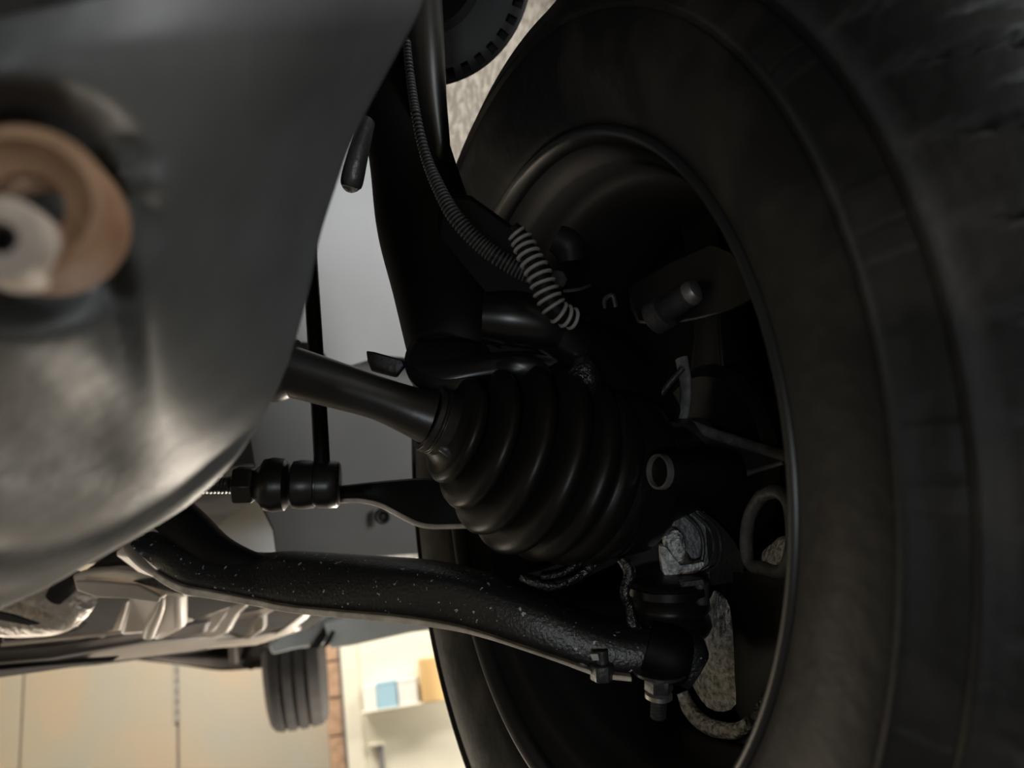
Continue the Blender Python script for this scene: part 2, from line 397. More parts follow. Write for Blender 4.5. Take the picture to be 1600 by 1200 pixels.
for (x0, d0, rr) in ((1096, .515, 34), (1112, .52, 38), (1123, .525, 42)):
    obj('piston_ring', tube(K([(x0-30, 812-rr*.3, d0, 3), (x0-4, 826, d0, 3), (x0+3, 858, d0, 3), (x0-6, 886, d0, 3), (x0-40, 897, d0, 3)]), 8, 10), 'steel_dark', kn)
q_db = obj('diagonal_bolt', lathe(P(1022, 498, .555), (P(1082, 457, .53)-P(1022, 498, .555)).normalized(), [(0, .013), (.012, .013), (.013, .009), (.034, .009)], 24), 'steel_dark', kn)
ax = (P(1082, 457, .53)-P(1022, 498, .555)).normalized()
obj('bolt_tip', lathe(P(1022, 498, .555)+ax*.0338, ax, [(0, .0088), (.003, .0092), (.0075, .0075), (.009, .0035), (.009, 0)], 24), 'steel', q_db, label='shiny bare steel bolt tip')
ra = (P(1100, 752, .55)-P(1030, 737, .50)).normalized()
obj('hollow_pin', lathe(P(1027, 737, .444), (D(.88, -.06, .47)), [(0, .0090), (0, .0104), (.004, .0106), (.004, .0090)], 40, close=True), 'steel', kn)
obj('pin_sleeve', lathe(P(1027, 737, .444)+D(.88, -.06, .47)*.009, D(.88, -.06, .47), [(-.006, .0102), (-.004, .0112), (.05, .0125), (.05, .006), (-.004, .006)], 32), 'black', kn)
obj('sensor_rod', tube(K([(1067, 575, .53, 5), (1045, 600, .53, 5), (1022, 628, .53, 6)]), 5, 12), 'steel_dark', kn)
obj('sensor_head', tube(K([(1018, 622, .528, 9), (1008, 632, .528, 10), (998, 640, .528, 9)]), 3, 14), 'steel_dark', kn)
# textured greased lump near the strut clamp
obj('greased_lump', plate(K([(882, 583, .47), (902, 560, .47), (925, 558, .47), (940, 590, .47), (932, 612, .47), (915, 618, .47), (900, 600, .47)]), .012, 3, dome=.008), 'grease_dark', kn)
# loop casting at the right with oval opening
bm = bmesh.new()
loop = [(1190, 775), (1215, 768), (1234, 790), (1238, 850), (1225, 890), (1196, 888), (1172, 880), (1166, 845), (1172, 805)]
q = spline([(a, b, .56, 9) for a, b in loop+[loop[0]]], 6)[:-1]
sweep(bm, [P(a, b, min(c, kd(a))) for a, b, c, r in q]+[P(q[0][0], q[0][1], min(q[0][2], kd(q[0][0])))], [r*c/F for a, b, c, r in q]+[9*.56/F], 12)
obj('casting_loop', bm, 'cast_grey', kn)
obj('greased_web', plate(K([(1195, 890, .555), (1200, 868, .555), (1215, 855, .555), (1236, 842, .555), (1238, 890, .555)]), .01, 2, dome=.004), 'grease', kn)
obj('web_plate', plate(K([(1075, 655, .56), (1110, 672, .56), (1235, 715, .58), (1222, 728, .58), (1150, 752, .57), (1085, 768, .56), (1070, 740, .55)]), .012), 'steel_dark', kn, bevel=.003)
obj('web_ridge', tube(K([(1078, 662, .56, 8), (1110, 676, .56, 9), (1160, 692, .56, 9), (1232, 714, .58, 9)]), 5, 14), 'cast_grey', kn)
obj('web_ridge', tube(K([(1088, 762, .56, 5), (1120, 752, .56, 6), (1170, 738, .56, 5), (1225, 722, .58, 4)]), 5, 12), 'cast_grey', kn)
obj('upper_web', plate(K([(985, 445, .60), (1110, 378, .63), (1165, 420, .63), (1180, 470, .62), (1090, 500, .58), (1000, 505, .57)]), .012, 2), 'rim', kn, bevel=.003)

bj = thing('ball_joint', 'black rubber ball joint boot with steel clamp below the knuckle', 'ball joint', P(1045, 950, .5))
bo = P(1042, 900, .505); ba = D(.06, -1, .05)
obj('boot', lathe(bo, ba, [(0, .018), (.004, .026), (.009, .0265), (.012, .0235), (.016, .027), (.021, .0275), (.024, .024), (.028, .027), (.033, .028), (.037, .026), (.041, .018), (.05, .014)], 48), 'rubber', bj, smooth=60)
q_cl = obj('clamp', lathe(bo+ba*.0035, ba, [(0, .0275), (0, .0283), (.005, .0285), (.005, .0275)], 48, close=True), 'black_gloss', bj)
obj('clamp_screw', tube(K([(1094, 908, .49, 13), (1095, 922, .49, 13), (1096, 944, .49, 12)]), 1, 12), 'steel_dark', q_cl, bevel=.001)
obj('clamp_ear', plate(K([(1062, 910, .482), (1100, 905, .482), (1102, 913, .482), (1064, 918, .482)]), .006), 'steel_dark', q_cl, bevel=.0008)
# castings under the knuckle: greased
hc = thing('greased_casting', 'grease-covered casting with painted silvery glints behind the ball joint at the wheel bottom', 'casting', P(1125, 1040, .55))
obj('web', plate(K([(1092, 985, .55), (1112, 970, .55), (1128, 935, .55), (1140, 948, .55), (1146, 1000, .55), (1148, 1060, .55), (1150, 1100, .55), (1130, 1112, .55), (1105, 1105, .55), (1088, 1078, .55), (1095, 1050, .545), (1112, 1010, .545)]), .02, 2, dome=.004), 'grease', hc)
obj('curved_foot', tube(K([(1066, 1082, .545, 9), (1080, 1112, .545, 12), (1110, 1136, .55, 13), (1150, 1142, .555, 12), (1172, 1128, .56, 9)]), 8, 14), 'grease', hc)
obj('dark_side', plate(K([(1146, 895, .58), (1200, 890, .58), (1238, 905, .59), (1232, 1000, .59), (1205, 1100, .58), (1170, 1130, .57), (1150, 1100, .56), (1148, 1000, .56)]), .02, 2, dome=.006), 'rim', hc)
obj('oily_patch', plate(K([(1168, 1130, .55), (1172, 1070, .55), (1190, 1035, .55), (1220, 1020, .55), (1212, 1080, .55), (1190, 1125, .55)]), .008, 2, dome=.004), 'grease_dark', hc)
obj('side_mark', tube(K([(1183, 965, .565, 2.5), (1189, 950, .565, 4), (1195, 930, .565, 2)]), 5, 10), 'grease', hc)
obj('bottom_lug', plate(K([(1140, 1190, .5), (1165, 1160, .5), (1185, 1140, .5), (1192, 1150, .5), (1172, 1190, .5), (1150, 1215, .5)]), .015, 2, dome=.004), 'steel_dark', hc)

ds = thing('dust_shield_bracket', 'greasy black curved bracket under the ribbed drive shaft boot', 'bracket', P(890, 900, .5))
obj('bracket_lip', tube([(812, 902, .485, 5), (835, 910, .485, 7), (862, 915, .485, 8), (895, 905, .487, 8), (925, 885, .49, 8), (945, 868, .495, 8), (975, 862, .5, 6), (1000, 845, .5, 5), (1015, 815, .505, 4)], 8, 12), 'grease_dark', ds)
obj('bracket_rib', tube([(845, 902, .482, 4), (880, 895, .484, 5), (915, 872, .486, 5), (948, 858, .49, 5)], 8, 10), 'grease_dark', ds)
obj('bracket_web', plate([(815, 898, .492), (850, 890, .492), (900, 870, .495), (940, 856, .5), (980, 862, .5), (972, 875, .5), (930, 895, .495), (880, 918, .492), (850, 915, .492)], .006, 2), 'black', ds)
obj('bead', tube([(972, 872, .49, 9), (984, 895, .488, 10), (976, 925, .486, 8), (984, 950, .486, 8), (990, 975, .486, 10), (1000, 982, .486, 7)], 8, 12), 'grease_dark', ds)

# ------------------------------------------------------------------ control arm
ca = thing('lower_control_arm', 'long curved black control arm with lower flange painted pale as if lit', 'control arm', P(600, 900, .5))
top = [(205, 850, .62), (232, 856, .62), (280, 866, .61), (335, 880, .6), (390, 886, .59), (440, 884, .575), (560, 893, .54), (640, 899, .52), (700, 908, .505), (780, 930, .49), (850, 956, .48), (920, 986, .475), (980, 1002, .472), (1040, 1006, .47), (1095, 1008, .47), (1108, 1024, .47)]
bot = [(225, 868, .62), (245, 890, .62), (285, 912, .6), (335, 922, .59), (400, 934, .575), (450, 944, .56), (530, 952, .54), (620, 960, .52), (700, 972, .505), (760, 988, .49), (820, 1008, .48), (880, 1028, .475), (935, 1046, .472), (985, 1052, .47), (1040, 1060, .47), (1075, 1078, .47)]
ts = spline(top, 4); bs = spline(bot, 4)
bm = bmesh.new(); rr = []
v = D(0, .35, 1)
for a, b in zip(ts, bs):
    pa = P(*a); pb = P(*b)
    row = []
    for t, dz, up in ((0, .038, .003), (0, .02, .006), (0, .006, .004), (.0, 0, .001), (.06, -.002, 0), (.3, -.003, 0), (.5, -.0035, 0), (.75, -.003, 0), (.93, -.002, 0), (1, .0, 0)):
        row.append(bm.verts.new(pa.lerp(pb, t)+D(0, 0, 1)*dz+D(0, 1, 0)*up))
    row.append(bm.verts.new(pb+D(0, 0, 1)*.03))
    rr.append(row)
for r0, r1 in zip(rr, rr[1:]):
    for k in range(len(r0)): bm.faces.new((r0[k], r0[(k+1) % len(r0)], r1[(k+1) % len(r0)], r1[k]))
bm.faces.new(rr[0]); bm.faces.new(rr[-1][::-1])
obj('arm_body', bm, 'arm', ca, smooth=75)
# lower flange: a lip turned down towards the viewer
bm = bmesh.new(); rr = []
for i, b in enumerate(bs[4:-8]):
    p = P(*b); dn = D(0, -1, 0); fwd = D(0, 0, 1)
    wd = .004+.001*math.sin(i*.3)+ .004*max(0, min(1, (30-i)/12))
    rr.append([bm.verts.new(p-fwd*.006), bm.verts.new(p-fwd*.0065+dn*wd*.6), bm.verts.new(p+fwd*.03+dn*wd), bm.verts.new(p+fwd*.031)])
for r0, r1 in zip(rr, rr[1:]):
    for k in range(4): bm.faces.new((r0[k], r0[(k+1) % 4], r1[(k+1) % 4], r1[k]))
bm.faces.new(rr[0]); bm.faces.new(rr[-1][::-1])
q_lf = obj('lower_flange', bm, 'edge', ca, bevel=.0008, label='metal flange painted pale as if lit from below')
obj('rear_flange', tube([(470, 956, .57, 3.5), (550, 954, .56, 3), (640, 962, .545, 3), (720, 972, .53, 3), (780, 988, .52, 3.5), (840, 1014, .51, 3.5), (890, 1034, .50, 3.5), (925, 1038, .49, 3)], 6, 8), 'edge', q_lf)
obj('inner_web', plate([(640, 958, .555), (720, 970, .545), (780, 984, .535), (840, 1010, .52), (890, 1030, .51), (925, 1035, .5), (900, 1010, .5), (820, 985, .51), (740, 955, .53), (660, 945, .55)], .006), 'steel_dark', ca)
obj('pivot_bushing', tube([(215, 850, .66, 22), (240, 868, .645, 26), (275, 885, .63, 27), (300, 890, .62, 24)], 4, 24), 'under_mid', ca)
obj('bushing_lug', tube([(265, 800, .63, 34), (300, 830, .625, 34), (345, 868, .61, 30), (410, 888, .6, 20), (470, 892, .59, 10)], 5, 20, sq=.8), 'black', ca)
bolt = thing('pinch_bolt', 'square-headed bolt under the outer end of the black control arm', 'bolt', P(942, 1045, .47))
q_bh = obj('bolt_head', hexcyl(P(940, 1036, .468), D(.05, -1, 0), .0078, .0105), 'steel_dark', bolt, bevel=.001)
obj('bolt_shank', lathe(P(940, 1015, .468), D(.05, -1, 0), [(0, .004), (.01, .004)], 16), 'steel_dark', q_bh)
obj('locking_tab', plate([(922, 1022, .46), (934, 1022, .46), (936, 1032, .46), (926, 1032, .46)], .003), 'steel', bolt)
nut = thing('castle_nut', 'steel nut on a threaded stud hanging below the control arm end', 'nut', P(1030, 1080, .47))
na = D(-.02, -1, .02); no = P(1030, 1046, .468)
obj('stud', thread(no+na*.006, na, .0052, .0245, 12), 'steel_dark', nut)
q_nb = obj('nut_body', hexcyl(no+na*.003, na, .0092, .0105), 'steel_dark', nut, bevel=.0006)
obj('nut_collar', lathe(no+na*.0135, na, [(0, .0068), (.0015, .0085), (.004, .0085), (.0052, .0066)], 32), 'steel', q_nb)
obj('washer', lathe(no, na, [(0, .007), (0, .0165), (.0022, .0165), (.0022, .007)], 40, close=True), 'steel_dark', nut, bevel=.0004)
obj('arm_end_cup', tube([(1010, 1010, .478, 40), (1048, 1024, .475, 44), (1070, 1030, .475, 38)], 5, 24), 'black', ca)

# ------------------------------------------------------------------ drive shaft
dsft = thing('drive_shaft', 'glossy black drive shaft with a ribbed rubber boot', 'drive shaft', P(670, 650, .46))
obj('shaft', tube([(380, 556, .44, 42), (430, 573, .44, 41), (520, 600, .445, 37), (590, 622, .45, 34), (640, 641, .455, 38), (672, 652, .458, 44)], 6, 40), 'shaft', dsft)
obj('shaft_collar', tube([(395, 560, .442, 62), (440, 572, .442, 58), (462, 575, .442, 44)], 3, 32), 'shaft', dsft)
A0 = P(660, 648, .456); A1 = P(700, 664, .463)
bx = (P(885, 733, .502)-P(690, 664, .461)).normalized(); bo0 = P(690, 664, .461)
sx = (P(700, 664, .464)-P(640, 641, .455)).normalized()
q_sc = obj('small_clamp', lathe(P(676, 655, .458), sx, [(-.003, .017), (-.003, .0205), (.0005, .021), (.001, .0198), (.0025, .0198), (.003, .021), (.010, .0212), (.0103, .020), (.0135, .020), (.0137, .017)], 64, close=True), 'shaft', dsft, bevel=.0003)
obj('clamp_crimp', tube([(688, 698, .446, 7), (697, 702, .446, 9), (704, 708, .447, 8)], 2, 12), 'steel_dark', q_sc)
Ld = (P(885, 733, .502)-bo0).length
cr = [(.10, .0335), (.27, .0455), (.45, .0570), (.66, .0645), (.90, .0640), (1.10, .0615), (1.25, .0590)]
pr = [(-.006, .018), (-.002, .0195)]
for i, (t, r_) in enumerate(cr):
    s = t*Ld
    gap = (cr[i+1][0]-t)*Ld if i+1 < len(cr) else .012
    gp = (t-cr[i-1][0])*Ld if i else .012
    # rounded lobe
    val = r_ - (.010 if i == 0 else .0145)
    if i > 4: val = r_-.0025
    for u, h in ((-.42, .12), (-.33, .55), (-.2, .88), (0, 1), (.2, .93), (.34, .62), (.43, .2)):
        g = gp if u < 0 else gap
        pr.append((s+u*g, val+(r_-val)*h))
    if i+1 < len(cr):
        rn = cr[i+1][1]
        pr.append((s+.5*gap, min(r_, rn)-(.0155 if i < 4 else .003)))
# joint housing turned in line with the wheel
pr = [(s, r_) for s, r_ in pr]
e = pr[-1][0]
obj('ribbed_boot', lathe(bo0, bx, pr+[(e+.002, .05)], 96), 'rubber', dsft, smooth=70)
ho = P(925, 738, .51); ha = D(.93, -.02, .36)
obj('joint_housing', lathe(ho, ha, [(-.012, .045), (-.01, .0565), (0, .0575), (.008, .0572), (.0085, .0558), (.010, .0558), (.0105, .0568), (.02, .0565), (.03, .055), (.038, .05), (.045, .040), (.075, .03), (.095, .028)], 96), 'rubber', dsft, smooth=40)
obj('large_clamp', lathe(ho+ha*-.006, ha, [(0, .0570), (0, .0590), (.0065, .0592), (.0068, .0580), (.0100, .0582), (.0100, .0570)], 96, close=True), 'shaft', dsft, bevel=.0003)

# ------------------------------------------------------------------ strut with spring seat
st = thing('suspension_strut', 'thick matt black suspension strut leaning down to the knuckle', 'strut', P(700, 400, .52))
obj('damper_tube', tube([(612, 60, .60, 56), (628, 180, .575, 60), (645, 260, .56, 66), (665, 350, .545, 76), (690, 440, .53, 78), (720, 530, .515, 86), (722, 552, .512, 78)], 6, 48), 'black', st)
obj('piston_cover', tube([(650, -60, .56, 38), (660, 60, .55, 34), (668, 150, .545, 30), (682, 235, .54, 22), (687, 262, .54, 14), (690, 275, .54, 4)], 6, 32), 'black_gloss', st)
obj('bracket_plate', plate([(690, 300, .505), (735, 303, .505), (800, 350, .50), (850, 400, .49), (885, 450, .485), (890, 520, .485), (850, 552, .485), (760, 560, .49), (700, 560, .495), (660, 480, .50)], .03, 1), 'black', st, bevel=.004)
obj('strut_socket', tube([(755, 495, .472, 38), (800, 498, .472, 44), (850, 508, .472, 40), (880, 520, .472, 30)], 5, 32), 'black_gloss', st)
# rounded clevis and ears at the bottom
obj('lower_cap', lathe(P(700, 562, .485), D(.05, .62, -1), [(-.012, .02), (-.004, .0275), (0, .0278), (.0015, .0262), (.0005, .0235), (.0022, .0205), (.0035, .012), (.004, 0)], 64), 'black_gloss', st, smooth=50)
obj('cap_rim', plate([(640, 570, .478), (680, 592, .474), (740, 588, .474), (800, 580, .476), (850, 575, .478), (870, 560, .48), (800, 550, .48), (720, 558, .48)], .01, 3, dome=.002), 'black_gloss', st)
obj('ear', plate([(775, 568, .474), (800, 555, .472), (840, 560, .472), (862, 580, .474), (850, 592, .474), (815, 595, .474), (785, 588, .474)], .012, 3, dome=.004), 'black_gloss', st)
obj('tie_clip', plate([(572, 548, .5), (585, 550, .5), (628, 562, .5), (632, 572, .5), (618, 590, .5), (580, 580, .5), (574, 565, .5)], .008, 1), 'steel_dark', st, bevel=.001)
obj('side_bracket', tube([(574, 190, .50, 14), (560, 240, .49, 18), (550, 282, .485, 20), (547, 294, .485, 15), (546, 300, .485, 6)], 5, 24, sq=.8), 'steel_dark', st)
ss = thing('spring_seat', 'round black spring seat plate with a row of rim holes', 'spring seat', P(690, 20, .62))
so = P(655, -55, .60); sn = D(.12, -.45, -1)
sa_, sb_ = frame_axes(sn)
bm = bmesh.new()
NR = 78; hole = {}
def sp(r_, th, h): return so+sn*h+(sa_*math.cos(th)+sb_*math.sin(th))*r_
R0, R1, R2, R3 = .052, .0785, .0870, .0905
ring_defs = [(R0, .0), (.066, .004), (R1, .006), (R2, .006), (R3, .004)]
TT = [[bm.verts.new(sp(r_, 2*math.pi*k/NR, h)) for k in range(NR)] for r_, h in ring_defs]
BT = [[bm.verts.new(sp(r_, 2*math.pi*k/NR, h-.003)) for k in range(NR)] for r_, h in ring_defs]
def is_hole(j, k): return j == 2 and k % 2 == 0
for j in range(4):
    for k in range(NR):
        k1 = (k+1) % NR
        if is_hole(j, k):
            a = (TT[j][k], TT[j][k1], TT[j+1][k1], TT[j+1][k]); b = (BT[j][k], BT[j][k1], BT[j+1][k1], BT[j+1][k])
            for m_ in range(4): bm.faces.new((a[m_], b[m_], b[(m_+1) % 4], a[(m_+1) % 4]))
        else:
            bm.faces.new((TT[j][k], TT[j][k1], TT[j+1][k1], TT[j+1][k])); bm.faces.new((BT[j][k], BT[j+1][k], BT[j+1][k1], BT[j][k1]))
for k in range(NR):
    k1 = (k+1) % NR
    bm.faces.new((TT[0][k], BT[0][k], BT[0][k1], TT[0][k1])); bm.faces.new((TT[4][k], TT[4][k1], BT[4][k1], BT[4][k]))
obj('seat_plate', bm, 'rim', ss)
obj('hole_shade_ring', lathe(so, sn, [(-.006, R1-.004), (-.005, R2+.0015), (-.009, R2+.0015), (-.009, R1-.004)], 96, close=True), 'black', ss)  # black ring added behind the holes so they look dark
obj('seat_cup', lathe(so, sn, [(0, .053), (-.03, .05), (-.035, .03), (-.03, .02), (.0, .045)], 48, close=True), 'black', ss)
bm = bmesh.new(); pts = []
for i in range(160):
    th = i*.2; pts.append(sp(.055, th, -.005-.004*i/6))
sweep(bm, pts, [.0055]*160, 12)
spg = obj('coil_spring', bm, 'black_gloss'); tag(spg, 'black coil spring standing in the perforated spring seat', 'spring')

# ------------------------------------------------------------------ hoses
def ribbed(name, label, cat, pts, rib, m_core, m_rib, rw_=.3):
    q = spline(pts, 30)
    W = [P(a, b, c) for a, b, c, r in q]; rad = [r*c/F for a, b, c, r in q]
    t = thing(name, label, cat, W[0])
    obj('core', sweep(bmesh.new(), W[::6]+[W[-1]], [x*.78 for x in rad[::6]]+[rad[-1]*.78], 20), m_core, t)
    # ribs at equal spacing
    acc = 0
    for i in range(1, len(W)-1):
        acc += (W[i]-W[i-1]).length
        if acc >= rib:
            acc = 0
            ax = (W[i+1]-W[i-1]).normalized(); r_ = rad[i]; h = rib*rw_
            obj('rib', lathe(W[i], ax, [(-h, r_*.78), (-h*.7, r_*.94), (0, r_), (h*.7, r_*.94), (h, r_*.78)], 24, close=True), m_rib, t, smooth=80)
    return t
ribbed('wiring_conduit', 'thin black corrugated conduit curving down past the strut', 'conduit',
       [(636, 62, .47, 6), (640, 110, .465, 7), (650, 180, .455, 8), (664, 240, .45, 9), (684, 290, .445, 11), (712, 340, .44, 13), (755, 385, .44, 14), (800, 415, .44, 15), (835, 432, .44, 15)], .0021, 'black', 'hose', .36)
ribbed('brake_hose', 'thick ribbed grey hose ending at the knuckle', 'hose',
       [(800, 355, .43, 14), (815, 375, .43, 19), (828, 402, .428, 21), (843, 430, .426, 22), (855, 460, .425, 22), (872, 487, .425, 21), (900, 500, .43, 18)], .0045, 'black', 'hose_light', .24)
hf = thing('hose_fitting', 'small dusty metal fitting beside the top of the ribbed hose', 'fitting', P(880, 395, .47))
obj('collar', tube([(868, 372, .47, 22), (888, 385, .47, 26), (893, 410, .47, 20)], 4, 20), 'rim_grey', hf)
obj('union_bolt', hexcyl(P(868, 440, .455), D(.3, .2, -1), .006, .006), 'steel_dark', hf, bevel=.0006)
obj('wire_stub', tube([(880, 455, .45, 3), (905, 452, .45, 3), (922, 446, .455, 2.5)], 6, 8), 'steel_dark', hf)
obj('hook_clip', tube([(945, 482, .46, 3), (945, 468, .46, 4), (957, 462, .46, 4), (962, 480, .46, 4)], 6, 8), 'steel_dark', hf)

# ------------------------------------------------------------------ stabilizer link and bar
sl = thing('stabilizer_link', 'slim black vertical rod ending in a fat round bushing', 'link rod', P(500, 720, .6))
obj('rod', tube([(480, 330, .60, 11), (486, 430, .60, 11.5), (494, 560, .60, 12), (502, 700, .60, 12.5), (503, 740, .6, 12.5)], 4, 20), 'black', sl)
sax = D(1, -.01, .12); sc_ = P(492, 757, .60)
obj('bushing', lathe(sc_, sax, [(-.018, .012), (-.018, .016), (-.0165, .0185), (-.011, .0195), (-.004, .0192), (0, .0185), (.0005, .0172), (.002, .0172), (.0025, .0185), (.010, .019), (.0175, .0186), (.0195, .0165), (.0198, .01)], 56), 'shaft', sl, smooth=45)
obj('bushing_cap', lathe(sc_-sax*.02, sax, [(-.028, .010), (-.022, .0155), (-.019, .020), (-.012, .0215), (-.003, .0205), (0, .0165)], 48), 'shaft', sl, smooth=45)
obj('nut', hexcyl(sc_-sax*.062, sax, .0155, .016), 'shaft', sl, bevel=.001)
obj('threaded_stud', thread(sc_-sax*.095, sax, .007, .04, 14), 'steel_dark', sl)
sb = thing('stabilizer_bar', 'flattened black bar with pale lower edge behind the drive shaft', 'stabilizer bar', P(600, 780, .6))
bm = bmesh.new(); rr = []
tp = spline([(515, 763, .61), (560, 758, .61), (610, 753, .61), (665, 750, .6), (720, 757, .59), (790, 770, .58)], 6)
bt = spline([(515, 783, .61), (560, 781, .61), (598, 790, .61), (640, 812, .6), (680, 822, .59), (790, 818, .58)], 6)
for a, b in zip(tp, bt):
    pa, pb = P(*a), P(*b); f_ = D(0, 0, 1)
    rr.append([bm.verts.new(pa+f_*.012), bm.verts.new(pa), bm.verts.new(pa.lerp(pb, .5)-f_*.004), bm.verts.new(pb), bm.verts.new(pb+f_*.02)])
for r0, r1 in zip(rr, rr[1:]):
    for k in range(5): bm.faces.new((r0[k], r0[(k+1) % 5], r1[(k+1) % 5], r1[k]))
bm.faces.new(rr[0]); bm.faces.new(rr[-1][::-1])
obj('bar_body', bm, 'black', sb, smooth=60)
obj('bar_edge', tube([(a, b+1, d, 4) for a, b, d in bt[::3]], 3, 10), 'edge', sb, label='lower edge painted pale as if lit')

# ------------------------------------------------------------------ body panels behind
bp = thing('inner_body_panel', 'grey sheet metal panel left of the strut', 'body panel', P(560, 450, .9))
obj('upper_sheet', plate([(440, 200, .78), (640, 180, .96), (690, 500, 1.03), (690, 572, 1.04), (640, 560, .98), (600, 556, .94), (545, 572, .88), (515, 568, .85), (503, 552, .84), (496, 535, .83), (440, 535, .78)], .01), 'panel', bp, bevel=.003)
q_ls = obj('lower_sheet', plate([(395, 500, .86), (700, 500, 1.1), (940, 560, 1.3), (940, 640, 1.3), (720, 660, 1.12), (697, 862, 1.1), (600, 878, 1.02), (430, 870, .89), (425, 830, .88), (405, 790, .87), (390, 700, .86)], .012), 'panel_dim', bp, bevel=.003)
obj('lower_lip', tube([(560, 874, .98, 3), (620, 871, 1.02, 4), (670, 867, 1.07, 4), (697, 862, 1.09, 3)], 4, 8), 'edge', q_ls)
obj('crease', tube([(697, 560, 1.09, 4), (698, 700, 1.09, 3), (699, 860, 1.09, 3)], 4, 8), 'panel_dim', q_ls)
obj('drain_grommet', lathe(P(598, 806, 1.0), D(.25, 0, -1), [(0, .0085), (.0, .011), (.006, .0105), (.007, .008), (.003, .006), (.003, .003), (.006, .0025), (.006, 0)], 32), 'panel_dim', q_ls)
al = thing('wheel_arch_liner', 'tan fibrous wheel arch liner visible between strut and tyre', 'arch liner', P(780, 150, .85))
obj('liner_back', plate([(560, -120, 1.0), (1000, -120, 1.5), (1000, 420, 1.5), (560, 420, 1.0)], .008), 'liner', al)
obj('liner_lip', tube([(660, 60, 1.13, 14), (690, 140, 1.14, 16), (705, 200, 1.15, 12), (712, 290, 1.15, 8)], 5, 12), 'panel', al)

# ------------------------------------------------------------------ gearbox casing close to the lens
gc = thing('gearbox_casing', 'big smooth grey cast gearbox casing close by at the left', 'gearbox', P(150, 400, .25))
edge = [(690, -120), (662, 0), (628, 70), (585, 150), (548, 225), (522, 300), (500, 370), (486, 440), (468, 510), (445, 580), (412, 650), (365, 722), (300, 785), (230, 830), (150, 875), (60, 925), (-60, 975), (-250, 1040)]
es = spline([(a, b) for a, b in edge], 6)
bm = bmesh.new()
cxp, cyp = -420, 120
NRG = 44
def dep(px, py, u):
    # u = 0 at the silhouette, 1 deep inside; the casing bulges towards the viewer
    d = .295-.155*(1-(1-min(1, u*1.55))**2.3)
    def g(x, y, x0, y0, sx_, sy_): return math.exp(-((x-x0)/sx_)**2-((y-y0)/sy_)**2)
    # flat pad under the plug, set back, with a step at its lower side and right side
    pad = 1/(1+math.exp(-(195+ (py-560)*.22*0-px)/18)) * 1/(1+math.exp(-(738-py)/13)) * 1/(1+math.exp(-(py-425)/14))
    d += .010*pad
    # groove along the lower rim
    gy = 868-.0011*px*px-.08*px
    d += .006*math.exp(-((py-gy)/16)**2)*(1 if px < 330 else math.exp(-((px-330)/70)**2))
    # vertical groove that bends round the plug
    gx = 205-60*math.exp(-((py-480)/160)**2)*.2
    d += .007*math.exp(-((px-(170+.18*(py-400)))/28)**2)*(1/(1+math.exp(-(py-380)/25)))*(1/(1+math.exp((py-600)/40)))
    d += .006*math.exp(-((math.hypot((px-15), (py-320)*1.25)-208)/30)**2)
    d += .022/(1+math.exp((math.hypot(px-30, (py-325))-150)/9))
    d -= .006*g(px, py, 240, 290, 26, 34)
    d -= .003*g(px, py, 330, 110, 120, 90)
    return d
rows = []
for (ex, ey) in es:
    row = []
    for j in range(NRG+1):
        u = (j/NRG)**1.35
        x_ = ex+(cxp-ex)*u; y_ = ey+(cyp-ey)*u
        row.append(bm.verts.new(P(x_, y_, dep(x_, y_, u))))
    # rear side: falls away behind the silhouette
    back = []
    for f_, dd in ((.012, .02), (.07, .05), (.2, .09), (.5, .12)):
        x_ = ex+(cxp-ex)*f_; y_ = ey+(cyp-ey)*f_
        back.append(bm.verts.new(P(x_, y_, .295+dd)))
    rows.append(back[::-1]+row)
for r0, r1 in zip(rows, rows[1:]):
    for k in range(len(r0)-1): bm.faces.new((r0[k], r0[k+1], r1[k+1], r1[k]))
    bm.faces.new((r0[-1], r0[0], r1[0], r1[-1]))
bm.faces.new(rows[0]); bm.faces.new(rows[-1][::-1])
obj('casing', bm, 'case', gc, smooth=80)
pn = D(.35, .0, -1); po = P(38, 316, .146)
pl = thing('drain_plug', 'rusty round drain plug in the grey gearbox casing', 'plug', po)
obj('rusty_boss', lathe(po, pn, [(-.02, .0065), (-.02, .0160), (-.001, .0152), (.0015, .014), (.0018, .012), (-.001, .0108), (-.003, .0065)], 64, close=True), 'rust', pl, smooth=50)
pn2 = pn
hs = P(0, 372, .138)
q_ph = obj('plug_head', lathe(hs, pn2, [(-.014, .0026), (-.014, .0085), (-.001, .008), (.0005, .0072), (.0005, .0030), (-.006, .0026)], 48, close=True), 'plug', pl, smooth=50)
obj('plug_socket', lathe(hs, pn2, [(-.013, .0027), (-.0055, .0027)], 6), 'black', q_ph)

# ------------------------------------------------------------------ underbody, receding
sf = thing('subframe', 'pressed steel subframe toned pale as if lit, beneath the car floor', 'subframe', P(250, 920, .9))
obj('front_beam', plate([(112, 898, .8), (135, 893, .8), (177, 890, .79), (214, 894, .78), (253, 894, .77), (316, 905, .76), (387, 917, .77), (492, 935, .8), (545, 948, .82), (545, 956, .83), (481, 945, .82), (351, 934, .81), (281, 932, .8), (256, 930, .79), (250, 938, .79), (197, 934, .8), (151, 932, .8), (118, 922, .8)], .02), 'under', sf, bevel=.003)
obj('front_gusset', plate([(177, 865, .68), (205, 845, .67), (215, 848, .67), (225, 873, .67), (253, 895, .67), (316, 906, .68), (300, 915, .70), (250, 905, .71), (214, 893, .71)], .012), 'under', sf, bevel=.003)
obj('slot_shade', plate([(207, 908, .775), (235, 904, .77), (262, 905, .765), (300, 914, .76), (352, 930, .76), (300, 930, .765), (250, 921, .77)], .006, 2), 'grease_dark', sf)  # dark plate on the beam stands in for a shaded slot
